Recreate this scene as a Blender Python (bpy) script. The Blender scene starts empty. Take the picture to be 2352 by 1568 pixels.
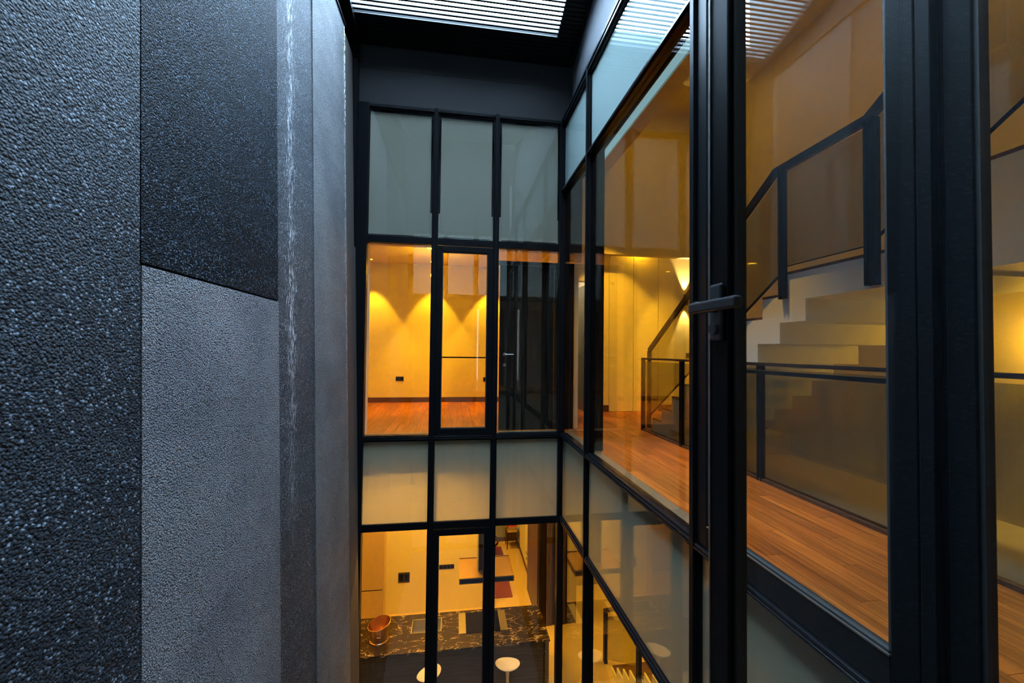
import bpy, bmesh, math, random
from mathutils import Vector, Matrix
random.seed(7)
S = bpy.context.scene
COL = S.collection

# ------------------------------------------------------------------ camera, sky, exposure
EYE = 1.25
cam_d = bpy.data.cameras.new('camera')
cam_d.sensor_width = 36.0
cam_d.lens = 909.586 / 2352 * 36.0
cam_d.clip_start = 0.02
cam_d.dof.use_dof = True
cam_d.dof.focus_distance = 5.2
cam_d.dof.aperture_fstop = 4.5
cam = bpy.data.objects.new('camera', cam_d)
COL.objects.link(cam)
yaw, pit, rol = 0.14126681, 0.02236252, 0.01138474
cy, sy, cp, sp, cr, sr = math.cos(yaw), math.sin(yaw), math.cos(pit), math.sin(pit), math.cos(rol), math.sin(rol)
f = Vector((sy*cp, cy*cp, sp)); r = Vector((cy, -sy, 0)); u = r.cross(f)
r, u = cr*r + sr*u, -sr*r + cr*u
cam.matrix_world = Matrix(((r.x, u.x, -f.x, 0), (r.y, u.y, -f.y, 0), (r.z, u.z, -f.z, EYE), (0, 0, 0, 1)))
S.camera = cam

world = bpy.data.worlds.new('sky')
S.world = world
world.use_nodes = True
bg = world.node_tree.nodes['Background']
bg.inputs['Color'].default_value = (0.50, 0.735, 1.0, 1)
bg.inputs['Strength'].default_value = 76.0

S.view_settings.view_transform = 'Standard'
S.view_settings.look = 'None'
S.view_settings.gamma = 1.0
S.view_settings.exposure = 0.0
S.view_settings.use_curve_mapping = False
cyc = S.cycles
cyc.max_bounces = 8
cyc.diffuse_bounces = 3
cyc.glossy_bounces = 3
cyc.transmission_bounces = 6
cyc.transparent_max_bounces = 20
cyc.sample_clamp_indirect = 6.0
cyc.caustics_reflective = False
cyc.caustics_refractive = False
cyc.blur_glossy = 0.5
cyc.adaptive_threshold = 0.14
cyc.adaptive_min_samples = 16

# ------------------------------------------------------------------ main dimensions (metres)
D = 5.937          # far glass wall
R = 1.612          # right glass wall
YN = -0.15         # glass wall with the open door the camera looks out of
ZL = -4.7          # lower floor
ROOF0, ROOFS = 5.69, 0.32
def roofz(y): return ROOF0 + ROOFS * (D - y)
WARM = (1.0, 0.475, 0.012)
WARMK = (1.0, 0.455, 0.035)

# portal: the open part of the louvred roof (guides the sky light, emits nothing of its own)
pl = bpy.data.lights.new('sky_portal', 'AREA')
pl.shape = 'RECTANGLE'
pl.size = 2.9; pl.size_y = 5.45
pl.cycles.is_portal = True
po = bpy.data.objects.new('sky_portal', pl)
COL.objects.link(po)
po.location = (0.0, 2.9, roofz(2.9) + 0.10)
po.rotation_euler = (-math.atan(ROOFS), 0, 0)

# ------------------------------------------------------------------ materials
def mat(name):
    m = bpy.data.materials.new(name); m.use_nodes = True
    nt = m.node_tree
    return m, nt, nt.nodes['Principled BSDF']
def plain(name, col, rough=0.6, metal=0.0, spec=0.5, bump=None):
    m, nt, p = mat(name)
    p.inputs['Base Color'].default_value = (*col, 1)
    p.inputs['Roughness'].default_value = rough
    p.inputs['Metallic'].default_value = metal
    p.inputs['Specular IOR Level'].default_value = spec
    if bump:
        sc, st, di = bump
        tc = nt.nodes.new('ShaderNodeTexCoord')
        n = nt.nodes.new('ShaderNodeTexNoise'); n.inputs['Scale'].default_value = sc; n.inputs['Detail'].default_value = 4
        b = nt.nodes.new('ShaderNodeBump'); b.inputs['Strength'].default_value = st; b.inputs['Distance'].default_value = di
        nt.links.new(tc.outputs['Object'], n.inputs['Vector']); nt.links.new(n.outputs['Fac'], b.inputs['Height']); nt.links.new(b.outputs['Normal'], p.inputs['Normal'])
    return m
def ramp(nt, stops):
    r_ = nt.nodes.new('ShaderNodeValToRGB')
    e = r_.color_ramp.elements
    while len(e) < len(stops): e.new(0.5)
    for i, (pos, c) in enumerate(stops):
        e[i].position = pos; e[i].color = (*c, 1)
    return r_
def math_n(nt, op, a, b=None):
    n = nt.nodes.new('ShaderNodeMath'); n.operation = op
    for i, v in enumerate((a, b)):
        if v is None: continue
        if isinstance(v, (int, float)): n.inputs[i].default_value = v
        else: nt.links.new(v, n.inputs[i])
    return n.outputs[0]

def glass(name, tint=(0.93, 0.96, 0.95), boost=1.0, ripple=0.0):
    m = bpy.data.materials.new(name); m.use_nodes = True
    nt = m.node_tree; nt.nodes.clear()
    out = nt.nodes.new('ShaderNodeOutputMaterial')
    tr = nt.nodes.new('ShaderNodeBsdfTransparent'); tr.inputs['Color'].default_value = (*tint, 1)
    gl = nt.nodes.new('ShaderNodeBsdfGlossy'); gl.inputs['Roughness'].default_value = 0.0
    gl.inputs['Color'].default_value = (0.95, 0.98, 1.0, 1)
    lw = nt.nodes.new('ShaderNodeLayerWeight'); lw.inputs['Blend'].default_value = 0.5
    p5 = math_n(nt, 'POWER', lw.outputs['Facing'], 5.0)
    k = math_n(nt, 'ADD', math_n(nt, 'MULTIPLY', p5, 0.9), 0.043 * boost)
    mx = nt.nodes.new('ShaderNodeMixShader')
    nt.links.new(k, mx.inputs[0]); nt.links.new(tr.outputs[0], mx.inputs[1]); nt.links.new(gl.outputs[0], mx.inputs[2])
    nt.links.new(mx.outputs[0], out.inputs[0])
    if ripple:
        tc = nt.nodes.new('ShaderNodeTexCoord')
        n = nt.nodes.new('ShaderNodeTexNoise'); n.inputs['Scale'].default_value = 2.0
        b = nt.nodes.new('ShaderNodeBump'); b.inputs['Strength'].default_value = ripple; b.inputs['Distance'].default_value = 0.01
        nt.links.new(tc.outputs['Object'], n.inputs['Vector']); nt.links.new(n.outputs['Fac'], b.inputs['Height']); nt.links.new(b.outputs['Normal'], gl.inputs['Normal'])
    return m
def frosted(name, col, trans=0.35):
    m = bpy.data.materials.new(name); m.use_nodes = True
    nt = m.node_tree; nt.nodes.clear()
    out = nt.nodes.new('ShaderNodeOutputMaterial')
    d = nt.nodes.new('ShaderNodeBsdfDiffuse'); d.inputs['Color'].default_value = (*col, 1)
    t = nt.nodes.new('ShaderNodeBsdfTranslucent'); t.inputs['Color'].default_value = (0.85, 0.85, 0.82, 1)
    mx = nt.nodes.new('ShaderNodeMixShader'); mx.inputs[0].default_value = trans
    nt.links.new(d.outputs[0], mx.inputs[1]); nt.links.new(t.outputs[0], mx.inputs[2])
    nt.links.new(mx.outputs[0], out.inputs[0])
    return m
def emit(name, col, st):
    m = bpy.data.materials.new(name); m.use_nodes = True
    nt = m.node_tree; nt.nodes.clear()
    out = nt.nodes.new('ShaderNodeOutputMaterial'); e = nt.nodes.new('ShaderNodeEmission')
    e.inputs[0].default_value = (*col, 1); e.inputs[1].default_value = st
    nt.links.new(e.outputs[0], out.inputs[0])
    return m

def pebbledash(name, dark, mid, light, scale, bump, rough, pale, drip=None, spec=0.3):
    """washed aggregate plaster: rounded stones of mixed tone in a dark binder"""
    m, nt, p = mat(name)
    tc = nt.nodes.new('ShaderNodeTexCoord')
    v = nt.nodes.new('ShaderNodeTexVoronoi'); v.inputs['Scale'].default_value = scale; v.inputs['Randomness'].default_value = 1.0
    v2 = nt.nodes.new('ShaderNodeTexVoronoi'); v2.inputs['Scale'].default_value = scale * 2.3
    n = nt.nodes.new('ShaderNodeTexNoise'); n.inputs['Scale'].default_value = 1.6; n.inputs['Detail'].default_value = 5
    for x in (v, v2, n): nt.links.new(tc.outputs['Object'], x.inputs['Vector'])
    sep = nt.nodes.new('ShaderNodeSeparateColor'); nt.links.new(v.outputs['Color'], sep.inputs[0])
    c = ramp(nt, [(0.0, dark), (0.45, mid), (1 - pale, mid), (1.0, light)])
    nt.links.new(sep.outputs[0], c.inputs[0])
    pit_ = ramp(nt, [(0.25, (1, 1, 1)), (0.75, (0.25, 0.25, 0.27))])
    nt.links.new(v.outputs['Distance'], pit_.inputs[0])
    mul = nt.nodes.new('ShaderNodeMix'); mul.data_type = 'RGBA'; mul.blend_type = 'MULTIPLY'; mul.inputs[0].default_value = 0.75
    nt.links.new(c.outputs[0], mul.inputs[6]); nt.links.new(pit_.outputs[0], mul.inputs[7])
    st = ramp(nt, [(0.3, (0.72, 0.72, 0.74)), (0.7, (1.1, 1.1, 1.08))]); nt.links.new(n.outputs['Fac'], st.inputs[0])
    mul2 = nt.nodes.new('ShaderNodeMix'); mul2.data_type = 'RGBA'; mul2.blend_type = 'MULTIPLY'; mul2.inputs[0].default_value = 1.0
    nt.links.new(mul.outputs[2], mul2.inputs[6]); nt.links.new(st.outputs[0], mul2.inputs[7])
    colour = mul2.outputs[2]
    if drip:                                    # white lime runs down the wall at one place
        y0, w, z0 = drip
        sx = nt.nodes.new('ShaderNodeSeparateXYZ'); nt.links.new(tc.outputs['Object'], sx.inputs[0])
        mp = nt.nodes.new('ShaderNodeMapping'); mp.inputs['Scale'].default_value = (1, 60, 13)
        nt.links.new(tc.outputs['Object'], mp.inputs[0])
        dn = nt.nodes.new('ShaderNodeTexNoise'); dn.inputs['Scale'].default_value = 1.0; dn.inputs['Detail'].default_value = 6; dn.inputs['Roughness'].default_value = 0.75
        nt.links.new(mp.outputs[0], dn.inputs['Vector'])
        d_ = math_n(nt, 'ABSOLUTE', math_n(nt, 'SUBTRACT', sx.outputs[1], y0))
        band = nt.nodes.new('ShaderNodeMapRange'); band.inputs[1].default_value = w; band.inputs[2].default_value = 0.0; band.inputs[3].default_value = 0.0; band.inputs[4].default_value = 0.17
        nt.links.new(d_, band.inputs[0])
        up = nt.nodes.new('ShaderNodeMapRange'); up.inputs[1].default_value = z0; up.inputs[2].default_value = z0 + 2.0
        nt.links.new(sx.outputs[2], up.inputs[0])
        s_ = math_n(nt, 'ADD', dn.outputs['Fac'], band.outputs[0])
        k = nt.nodes.new('ShaderNodeMapRange'); k.inputs[1].default_value = 0.655; k.inputs[2].default_value = 0.76
        nt.links.new(s_, k.inputs[0])
        kk = math_n(nt, 'MULTIPLY', k.outputs[0], up.outputs[0])
        kb = math_n(nt, 'MULTIPLY', kk, math_n(nt, 'GREATER_THAN', band.outputs[0], 0.001))
        mw = nt.nodes.new('ShaderNodeMix'); mw.data_type = 'RGBA'
        nt.links.new(kb, mw.inputs[0]); nt.links.new(colour, mw.inputs[6]); mw.inputs[7].default_value = (0.5, 0.52, 0.55, 1)
        colour = mw.outputs[2]
    nt.links.new(colour, p.inputs['Base Color'])
    p.inputs['Roughness'].default_value = rough; p.inputs['Specular IOR Level'].default_value = spec
    h1 = math_n(nt, 'MULTIPLY', v.outputs['Distance'], -1.0)
    h2 = math_n(nt, 'MULTIPLY', v2.outputs['Distance'], -0.3)
    hh = math_n(nt, 'ADD', h1, h2)
    b = nt.nodes.new('ShaderNodeBump'); b.inputs['Strength'].default_value = bump; b.inputs['Distance'].default_value = 0.006
    nt.links.new(hh, b.inputs['Height']); nt.links.new(b.outputs['Normal'], p.inputs['Normal'])
    return m

def wood(name, c0, c1, c2, rough=0.4, axis='y', tint=0.35, spec=0.22):
    m, nt, p = mat(name)
    tc = nt.nodes.new('ShaderNodeTexCoord'); oi = nt.nodes.new('ShaderNodeObjectInfo')
    mp = nt.nodes.new('ShaderNodeMapping')
    mp.inputs['Scale'].default_value = {'x': (1.5, 30, 30), 'y': (30, 1.5, 30), 'z': (30, 30, 1.5)}[axis]
    off = nt.nodes.new('ShaderNodeVectorMath'); off.operation = 'SCALE'; off.inputs[0].default_value = (3, 17, 5)
    nt.links.new(oi.outputs['Random'], off.inputs['Scale'])
    nt.links.new(tc.outputs['Object'], mp.inputs[0]); nt.links.new(off.outputs[0], mp.inputs[1])
    n = nt.nodes.new('ShaderNodeTexNoise'); n.inputs['Scale'].default_value = 1.2; n.inputs['Detail'].default_value = 6; n.inputs['Distortion'].default_value = 0.6
    nt.links.new(mp.outputs[0], n.inputs['Vector'])
    c = ramp(nt, [(0.3, c0), (0.55, c1), (0.75, c2)]); nt.links.new(n.outputs['Fac'], c.inputs[0])
    hv = nt.nodes.new('ShaderNodeHueSaturation')
    mr = nt.nodes.new('ShaderNodeMapRange'); mr.inputs[3].default_value = 1 - tint; mr.inputs[4].default_value = 1 + tint
    nt.links.new(oi.outputs['Random'], mr.inputs[0]); nt.links.new(mr.outputs[0], hv.inputs['Value'])
    nt.links.new(c.outputs[0], hv.inputs['Color']); nt.links.new(hv.outputs[0], p.inputs['Base Color'])
    p.inputs['Roughness'].default_value = rough; p.inputs['Specular IOR Level'].default_value = spec
    b = nt.nodes.new('ShaderNodeBump'); b.inputs['Strength'].default_value = 0.08; b.inputs['Distance'].default_value = 0.002
    nt.links.new(n.outputs['Fac'], b.inputs['Height']); nt.links.new(b.outputs['Normal'], p.inputs['Normal'])
    return m

def marble(name):
    m, nt, p = mat(name)
    tc = nt.nodes.new('ShaderNodeTexCoord')
    mp = nt.nodes.new('ShaderNodeMapping'); mp.inputs['Rotation'].default_value = (0, 0, 0.5); mp.inputs['Scale'].default_value = (1.0, 2.2, 1.0)
    nt.links.new(tc.outputs['Object'], mp.inputs[0])
    w = nt.nodes.new('ShaderNodeTexNoise'); w.inputs['Scale'].default_value = 2.6; w.inputs['Detail'].default_value = 7; w.inputs['Roughness'].default_value = 0.55; w.inputs['Distortion'].default_value = 1.2
    nt.links.new(mp.outputs[0], w.inputs['Vector'])
    vein = math_n(nt, 'ABSOLUTE', math_n(nt, 'SUBTRACT', w.outputs['Fac'], 0.5))
    rv = ramp(nt, [(0.0, (1, 1, 1)), (0.007, (0.25, 0.25, 0.25)), (0.020, (0, 0, 0))]); nt.links.new(vein, rv.inputs[0])
    n = nt.nodes.new('ShaderNodeTexNoise'); n.inputs['Scale'].default_value = 5; n.inputs['Detail'].default_value = 6
    nt.links.new(tc.outputs['Object'], n.inputs['Vector'])
    rb = ramp(nt, [(0.35, (0.012, 0.008, 0.005)), (0.7, (0.045, 0.027, 0.015))]); nt.links.new(n.outputs['Fac'], rb.inputs[0])
    rm = ramp(nt, [(0.45, (0, 0, 0)), (0.56, (1, 1, 1))]); nt.links.new(n.outputs['Fac'], rm.inputs[0])
    fac = math_n(nt, 'MULTIPLY', rv.outputs[0], math_n(nt, 'ADD', math_n(nt, 'MULTIPLY', rm.outputs[0], 0.8), 0.2))
    mx = nt.nodes.new('ShaderNodeMix'); mx.data_type = 'RGBA'
    nt.links.new(fac, mx.inputs[0]); nt.links.new(rb.outputs[0], mx.inputs[6]); mx.inputs[7].default_value = (0.85, 0.70, 0.48, 1)
    nt.links.new(mx.outputs[2], p.inputs['Base Color'])
    p.inputs['Roughness'].default_value = 0.22
    return m
def rugmat(name):
    m, nt, p = mat(name)
    tc = nt.nodes.new('ShaderNodeTexCoord'); n = nt.nodes.new('ShaderNodeTexNoise'); n.inputs['Scale'].default_value = 60; n.inputs['Detail'].default_value = 3
    nt.links.new(tc.outputs['Object'], n.inputs['Vector'])
    c = ramp(nt, [(0.35, (0.17, 0.028, 0.004)), (0.7, (0.36, 0.095, 0.015))]); nt.links.new(n.outputs['Fac'], c.inputs[0]); nt.links.new(c.outputs[0], p.inputs['Base Color'])
    p.inputs['Roughness'].default_value = 0.95
    return m

BLACK = plain('black_powder_coat', (0.004, 0.0045, 0.0055), 0.35, 0.0, 0.07)
BLACKG = plain('black_anodised_edge', (0.005, 0.0055, 0.007), 0.25, 0.0, 0.25)
GASKET = plain('black_rubber', (0.006, 0.006, 0.006), 0.7)
GREYMET = plain('shade_toned_cladding', (0.020, 0.020, 0.022), 0.5, 0.0, 0.12)  # same cladding on both fascias; this copy has shade put into its colour
BLUEGREY = plain('light_toned_cladding', (0.085, 0.09, 0.10), 0.6, 0.0, 0.2)  # paler copy of the fascia cladding, roof light put into its colour
PEB_A = pebbledash('dark_washed_aggregate', (0.0045, 0.0065, 0.010), (0.024, 0.034, 0.046), (0.17, 0.215, 0.27), 95, 1.0, 0.65, 0.17, None, 0.2)
PEB_B = pebbledash('black_washed_aggregate', (0.0015, 0.003, 0.005), (0.005, 0.009, 0.014), (0.085, 0.125, 0.175), 115, 1.0, 0.6, 0.22, None, 0.06)
PEB_C = pebbledash('grey_washed_aggregate', (0.15, 0.152, 0.158), (0.22, 0.225, 0.24), (0.29, 0.30, 0.32), 120, 1.0, 0.7, 0.2, None, 0.15)
PEB_D = pebbledash('dark_washed_aggregate_with_lime_runs', (0.016, 0.019, 0.024), (0.07, 0.08, 0.092), (0.30, 0.33, 0.38), 130, 0.9, 0.6, 0.17, (3.62, 0.22, -0.6), 0.15)
PEB_E = pebbledash('grey_washed_aggregate_with_lime_runs', (0.12, 0.125, 0.13), (0.195, 0.20, 0.205), (0.30, 0.31, 0.32), 140, 0.8, 0.7, 0.2, (5.30, 0.10, -0.5), 0.15)
MOSS = plain('green_moss', (0.16, 0.2, 0.04), 0.95, bump=(60, 0.8, 0.01))
GLASS = glass('clear_window_glass', (0.95, 0.97, 0.96), 1.0, 0.0)
GLASSD = glass('open_door_glass', (0.95, 0.97, 0.96), 0.62)
GLASSR = glass('clear_grey_window_glass', (0.90, 0.93, 0.92), 1.0, 0.0)
GLASSB = glass('grey_tinted_balustrade_glass', (0.72, 0.73, 0.66), 1.1)
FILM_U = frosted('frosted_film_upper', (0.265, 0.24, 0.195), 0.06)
FILM_N = frosted('frosted_film_near_brightened', (0.80, 0.80, 0.72), 0.05)  # whitened film; bright daylight on it is put into the colour
FILM_R = frosted('frosted_film_sky_toned', (0.40, 0.48, 0.48), 0.10)  # paler copy of the upper film, stronger sky light put into its colour
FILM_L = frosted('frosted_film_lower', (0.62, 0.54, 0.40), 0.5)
PAINT = plain('warm_white_paint', (0.80, 0.73, 0.58), 0.75, bump=(90, 0.05, 0.002))
PAINT_W = plain('off_white_paint', (0.82, 0.80, 0.76), 0.7)
PAINT_G = plain('grey_green_paint', (0.30, 0.32, 0.30), 0.8)
CEIL = plain('ceiling_paint', (0.82, 0.74, 0.6), 0.8)
STONE = plain('warm_limestone_floor', (0.68, 0.54, 0.30), 0.6, 0.0, 0.2, bump=(30, 0.05, 0.002))
PAVE = plain('dark_paving', (0.08, 0.085, 0.09), 0.7, bump=(25, 0.3, 0.01))
CONC = plain('pale_smooth_concrete', (0.85, 0.85, 0.84), 0.55, bump=(8, 0.04, 0.004))
SILL = plain('grey_stone_sill', (0.16, 0.145, 0.12), 0.3)
OAK = wood('merbau_planks', (0.20, 0.058, 0.010), (0.40, 0.125, 0.020), (0.54, 0.19, 0.032), 0.33, 'y', 0.22)
SKIRT = wood('dark_wood_skirting', (0.06, 0.03, 0.015), (0.10, 0.05, 0.028), (0.14, 0.07, 0.04), 0.45, 'x', 0.1)
TREAD = wood('dark_wood_tread', (0.10, 0.05, 0.03), (0.15, 0.08, 0.05), (0.2, 0.11, 0.06), 0.4, 'x', 0.1)
RAILW = wood('dark_wood_handrail', (0.02, 0.012, 0.01), (0.035, 0.02, 0.015), (0.05, 0.03, 0.02), 0.35, 'y', 0.1)
TABLEW = wood('dark_walnut', (0.02, 0.010, 0.006), (0.05, 0.025, 0.014), (0.08, 0.042, 0.024), 0.4, 'z', 0.1)
WENGE = wood('dark_veneer', (0.03, 0.018, 0.01), (0.10, 0.055, 0.025), (0.16, 0.09, 0.045), 0.4, 'z', 0.15)
EBONY = wood('black_brown_veneer', (0.006, 0.005, 0.004), (0.018, 0.013, 0.010), (0.032, 0.022, 0.016), 0.4, 'z', 0.2, 0.06)
IVEN = wood('island_dark_oak', (0.035, 0.032, 0.028), (0.06, 0.054, 0.048), (0.08, 0.072, 0.065), 0.5, 'x', 0.1)
MARBLE = marble('brown_black_veined_marble')
BRASS = plain('brushed_brass', (0.40, 0.28, 0.11), 0.38, 1.0)
COPPER = plain('copper', (0.80, 0.52, 0.32), 0.28, 1.0)
STEEL = plain('brushed_steel', (0.55, 0.54, 0.52), 0.3, 1.0)
HANDLE = plain('satin_black_metal', (0.02, 0.022, 0.026), 0.28, 0.0, 0.6)
BLKGLASS = plain('black_ceramic_glass', (0.004, 0.004, 0.005), 0.12, 0.0, 0.1)
DGREY = plain('dark_grey_plastic', (0.03, 0.028, 0.026), 0.45)
WHITEP = plain('white_gloss_plastic', (0.78, 0.77, 0.73), 0.22)
LACQ = plain('beige_lacquer', (0.55, 0.40, 0.26), 0.45)
GREEND = plain('dark_green_lacquer', (0.018, 0.03, 0.018), 0.3)
RED = plain('red_book_cloth', (0.42, 0.02, 0.015), 0.6)
PAGES = plain('book_pages', (0.7, 0.64, 0.52), 0.8)
ORANGE = plain('orange_upholstery', (0.6, 0.16, 0.03), 0.8)
RUG = rugmat('red_rug_pile')
GLOBE = emit('added_globe_glow', WARM, 12)
WGLOW = emit('warm_lamp_lens', WARM, 30)
SLOT = emit('dim_pale_blue_glow', (0.45, 0.75, 0.85), 0.7)
DAY = emit('daylight_window', (0.85, 0.9, 1.0), 3.2)
BULB = plain('cream_ceramic', (0.7, 0.66, 0.55), 0.4)

# ------------------------------------------------------------------ mesh helpers
def wloc(o):
    v = Vector((0, 0, 0))
    while o: v += o.location; o = o.parent
    return v
class MB:
    def __init__(s): s.bm = bmesh.new()
    def box(s, x0, x1, y0, y1, z0, z1):
        g = bmesh.ops.create_cube(s.bm, size=1)
        bmesh.ops.scale(s.bm, vec=(x1-x0, y1-y0, z1-z0), verts=g['verts'])
        bmesh.ops.translate(s.bm, vec=((x0+x1)/2, (y0+y1)/2, (z0+z1)/2), verts=g['verts'])
        return s
    def hexa(s, a, b):
        """a, b: two quads (same winding) joined into a solid"""
        va = [s.bm.verts.new(p) for p in a]; vb = [s.bm.verts.new(p) for p in b]
        n = len(a)
        s.bm.faces.new(va[::-1]); s.bm.faces.new(vb)
        for i in range(n): s.bm.faces.new((va[i], va[(i+1) % n], vb[(i+1) % n], vb[i]))
        return s
    def tube(s, pts, rad, seg=10):
        pts = [Vector(p) for p in pts]; rings = []
        for i, p in enumerate(pts):
            t = (pts[min(i+1, len(pts)-1)] - pts[max(i-1, 0)]).normalized()
            a = t.orthogonal().normalized() if i == 0 else (rings_a - t*rings_a.dot(t)).normalized()
            rings_a = a; b = t.cross(a)
            rr = rad[i] if isinstance(rad, (list, tuple)) else rad
            rings.append([s.bm.verts.new(p + rr*(math.cos(2*math.pi*k/seg)*a + math.sin(2*math.pi*k/seg)*b)) for k in range(seg)])
        for i in range(len(rings)-1):
            for k in range(seg):
                s.bm.faces.new((rings[i][k], rings[i][(k+1) % seg], rings[i+1][(k+1) % seg], rings[i+1][k]))
        s.bm.faces.new(rings[0][::-1]); s.bm.faces.new(rings[-1])
        return s
    def lathe(s, prof, c=(0, 0, 0), seg=28, fn=None, close=True):
        rings = []
        for (rr, z) in prof:
            ring = []
            for k in range(seg):
                a = 2*math.pi*k/seg
                q = Vector((rr*math.cos(a), rr*math.sin(a), z))
                if fn: q = Vector(fn(q))
                ring.append(s.bm.verts.new(q + Vector(c)))
            rings.append(ring)
        for i in range(len(rings)-1):
            for k in range(seg):
                s.bm.faces.new((rings[i][k], rings[i][(k+1) % seg], rings[i+1][(k+1) % seg], rings[i+1][k]))
        if close: s.bm.faces.new(rings[0][::-1]); s.bm.faces.new(rings[-1])
        return s
    def prism_yz(s, poly, x0, x1):
        return s.hexa([(x0, y, z) for y, z in poly], [(x1, y, z) for y, z in poly])
    def build(s, name, m, parent=None, smooth=False, bev=0.0):
        bmesh.ops.recalc_face_normals(s.bm, faces=s.bm.faces[:])
        if parent:
            bmesh.ops.translate(s.bm, vec=-wloc(parent), verts=s.bm.verts[:])
        me = bpy.data.meshes.new(name); s.bm.to_mesh(me); s.bm.free()
        if smooth:
            for p in me.polygons: p.use_smooth = True
            me.set_sharp_from_angle(angle=math.radians(40))
        me.materials.append(m)
        o = bpy.data.objects.new(name, me); COL.objects.link(o)
        if parent: o.parent = parent
        if bev:
            b = o.modifiers.new('bevel', 'BEVEL'); b.width = bev; b.segments = 2; b.limit_method = 'ANGLE'
        return o
def box(name, b, m, parent=None, bev=0.0):
    return MB().box(*b).build(name, m, parent, bev=bev)
def tag(o, label, cat, group=None, kind=None):
    o['label'] = label; o['category'] = cat
    if group: o['group'] = group
    if kind: o['kind'] = kind
    return o
def thing(name, label, cat, loc=(0, 0, 0), group=None, kind=None, rz=0):
    o = bpy.data.objects.new(name, None); COL.objects.link(o); o.location = loc
    o.rotation_euler = (0, 0, rz); o.empty_display_size = 0.1
    return tag(o, label, cat, group, kind)
def struct(name, label, cat, loc=(0, 0, 0)): return thing(name, label, cat, loc, None, 'structure')
def sbox(name, b, m, label, cat, bev=0.0): return tag(box(name, b, m, None, bev), label, cat, None, 'structure')
def copy_tree(o, parent=None):
    c = o.copy(); COL.objects.link(c); c.parent = parent
    for ch in list(o.children): copy_tree(ch, c)
    return c

# ------------------------------------------------------------------ light well: left wall of washed aggregate
LEAN = -0.028
def lx(z, off=0.0): return -1.372 + LEAN * (z - 1.27) + off
wl = struct('wall_left', 'washed aggregate wall along the left of the light well', 'wall')
def lpanel(name, y0, y1, z0, z1, off, m, th=0.05, label=None):
    n = MB()
    a = [(lx(z0, off), y0, z0), (lx(z0, off), y1, z0), (lx(z1, off), y1, z1), (lx(z1, off), y0, z1)]
    b = [(lx(z0, off)-th, y0, z0), (lx(z0, off)-th, y1, z0), (lx(z1, off)-th, y1, z1), (lx(z1, off)-th, y0, z1)]
    o = n.hexa(b, a).build(name, m, wl)
    if label: o['label'] = label
    return o
J = 0.007
BACKING = plain('brown_joint_filler', (0.035, 0.028, 0.024), 0.8)
lpanel('joint_backing', YN-0.1, 5.9, ZL, 5.45, -0.028, BACKING, 0.12)
lpanel('wall_panel', YN-0.1, 1.962-J, ZL, 5.45, -0.004, PEB_A, label='near panel of coarse dark aggregate')
lpanel('wall_panel', 1.962+J, 3.345, 1.617+J, 5.45, -0.008, PEB_B, label='blackish panel above the level joint')
lpanel('wall_panel', 1.962+J, 3.345, ZL, 1.617-J, -0.004, PEB_C, label='smoother grey panel below the level joint')
lpanel('wall_panel', 3.345, 4.147, ZL, 5.45, -0.016, PEB_D, label='dark panel with white lime runs')
lpanel('wall_panel', 4.147, 5.34, ZL, 5.45, -0.004, PEB_E, label='pale grey panel with lime runs at its edge')
lpanel('wall_panel', 5.345, 5.80, ZL, 5.40, -0.03, PEB_B, label='narrow recessed strip toned dark for shade')  # black aggregate puts the shade of the return into its colour
# lime crust and moss at the top of the pale panel
cr_ = MB()
for i in range(26):
    z = 5.42 - i*0.05 - random.random()*0.03; y = 5.325 - abs(random.gauss(0, 0.012))
    g = bmesh.ops.create_icosphere(cr_.bm, subdivisions=1, radius=0.010 + random.random()*0.012*(1-i/30))
    bmesh.ops.scale(cr_.bm, vec=(0.5, 0.7, 2.2), verts=g['verts'])
    bmesh.ops.translate(cr_.bm, vec=(lx(z, -0.004), y, z), verts=g['verts'])
o = cr_.build('lime_crust', plain('white_lime', (0.62, 0.64, 0.62), 0.9), wl, True); o['kind'] = 'stuff'
ms = MB()
for i in range(16):
    z = 5.36 - random.random()*0.32; y = 5.28 + random.gauss(0, 0.018)
    g = bmesh.ops.create_icosphere(ms.bm, subdivisions=1, radius=0.018)
    bmesh.ops.scale(ms.bm, vec=(0.35, 0.8, 1.5), verts=g['verts'])
    bmesh.ops.translate(ms.bm, vec=(lx(z, -0.004), y, z), verts=g['verts'])
o = ms.build('moss', MOSS, wl, True); o['kind'] = 'stuff'
MB().prism_yz([(YN-0.1, 5.46), (5.9, 5.46), (5.9, roofz(5.9)+0.1), (YN-0.1, roofz(YN-0.1)+0.1)], -1.68, -1.60).build('parapet_cladding', BLACK, wl)
box('cap_flashing', (-1.62, -1.475, YN-0.1, 5.35, 5.452, 5.475), BLACK, wl)
MB().box(-1.56, -1.44, 5.82, 5.99, ZL, 5.40).box(-1.56, -1.43, 5.82, 5.99, 5.42, 5.75).build('corner_post', BLACK, wl)

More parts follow.
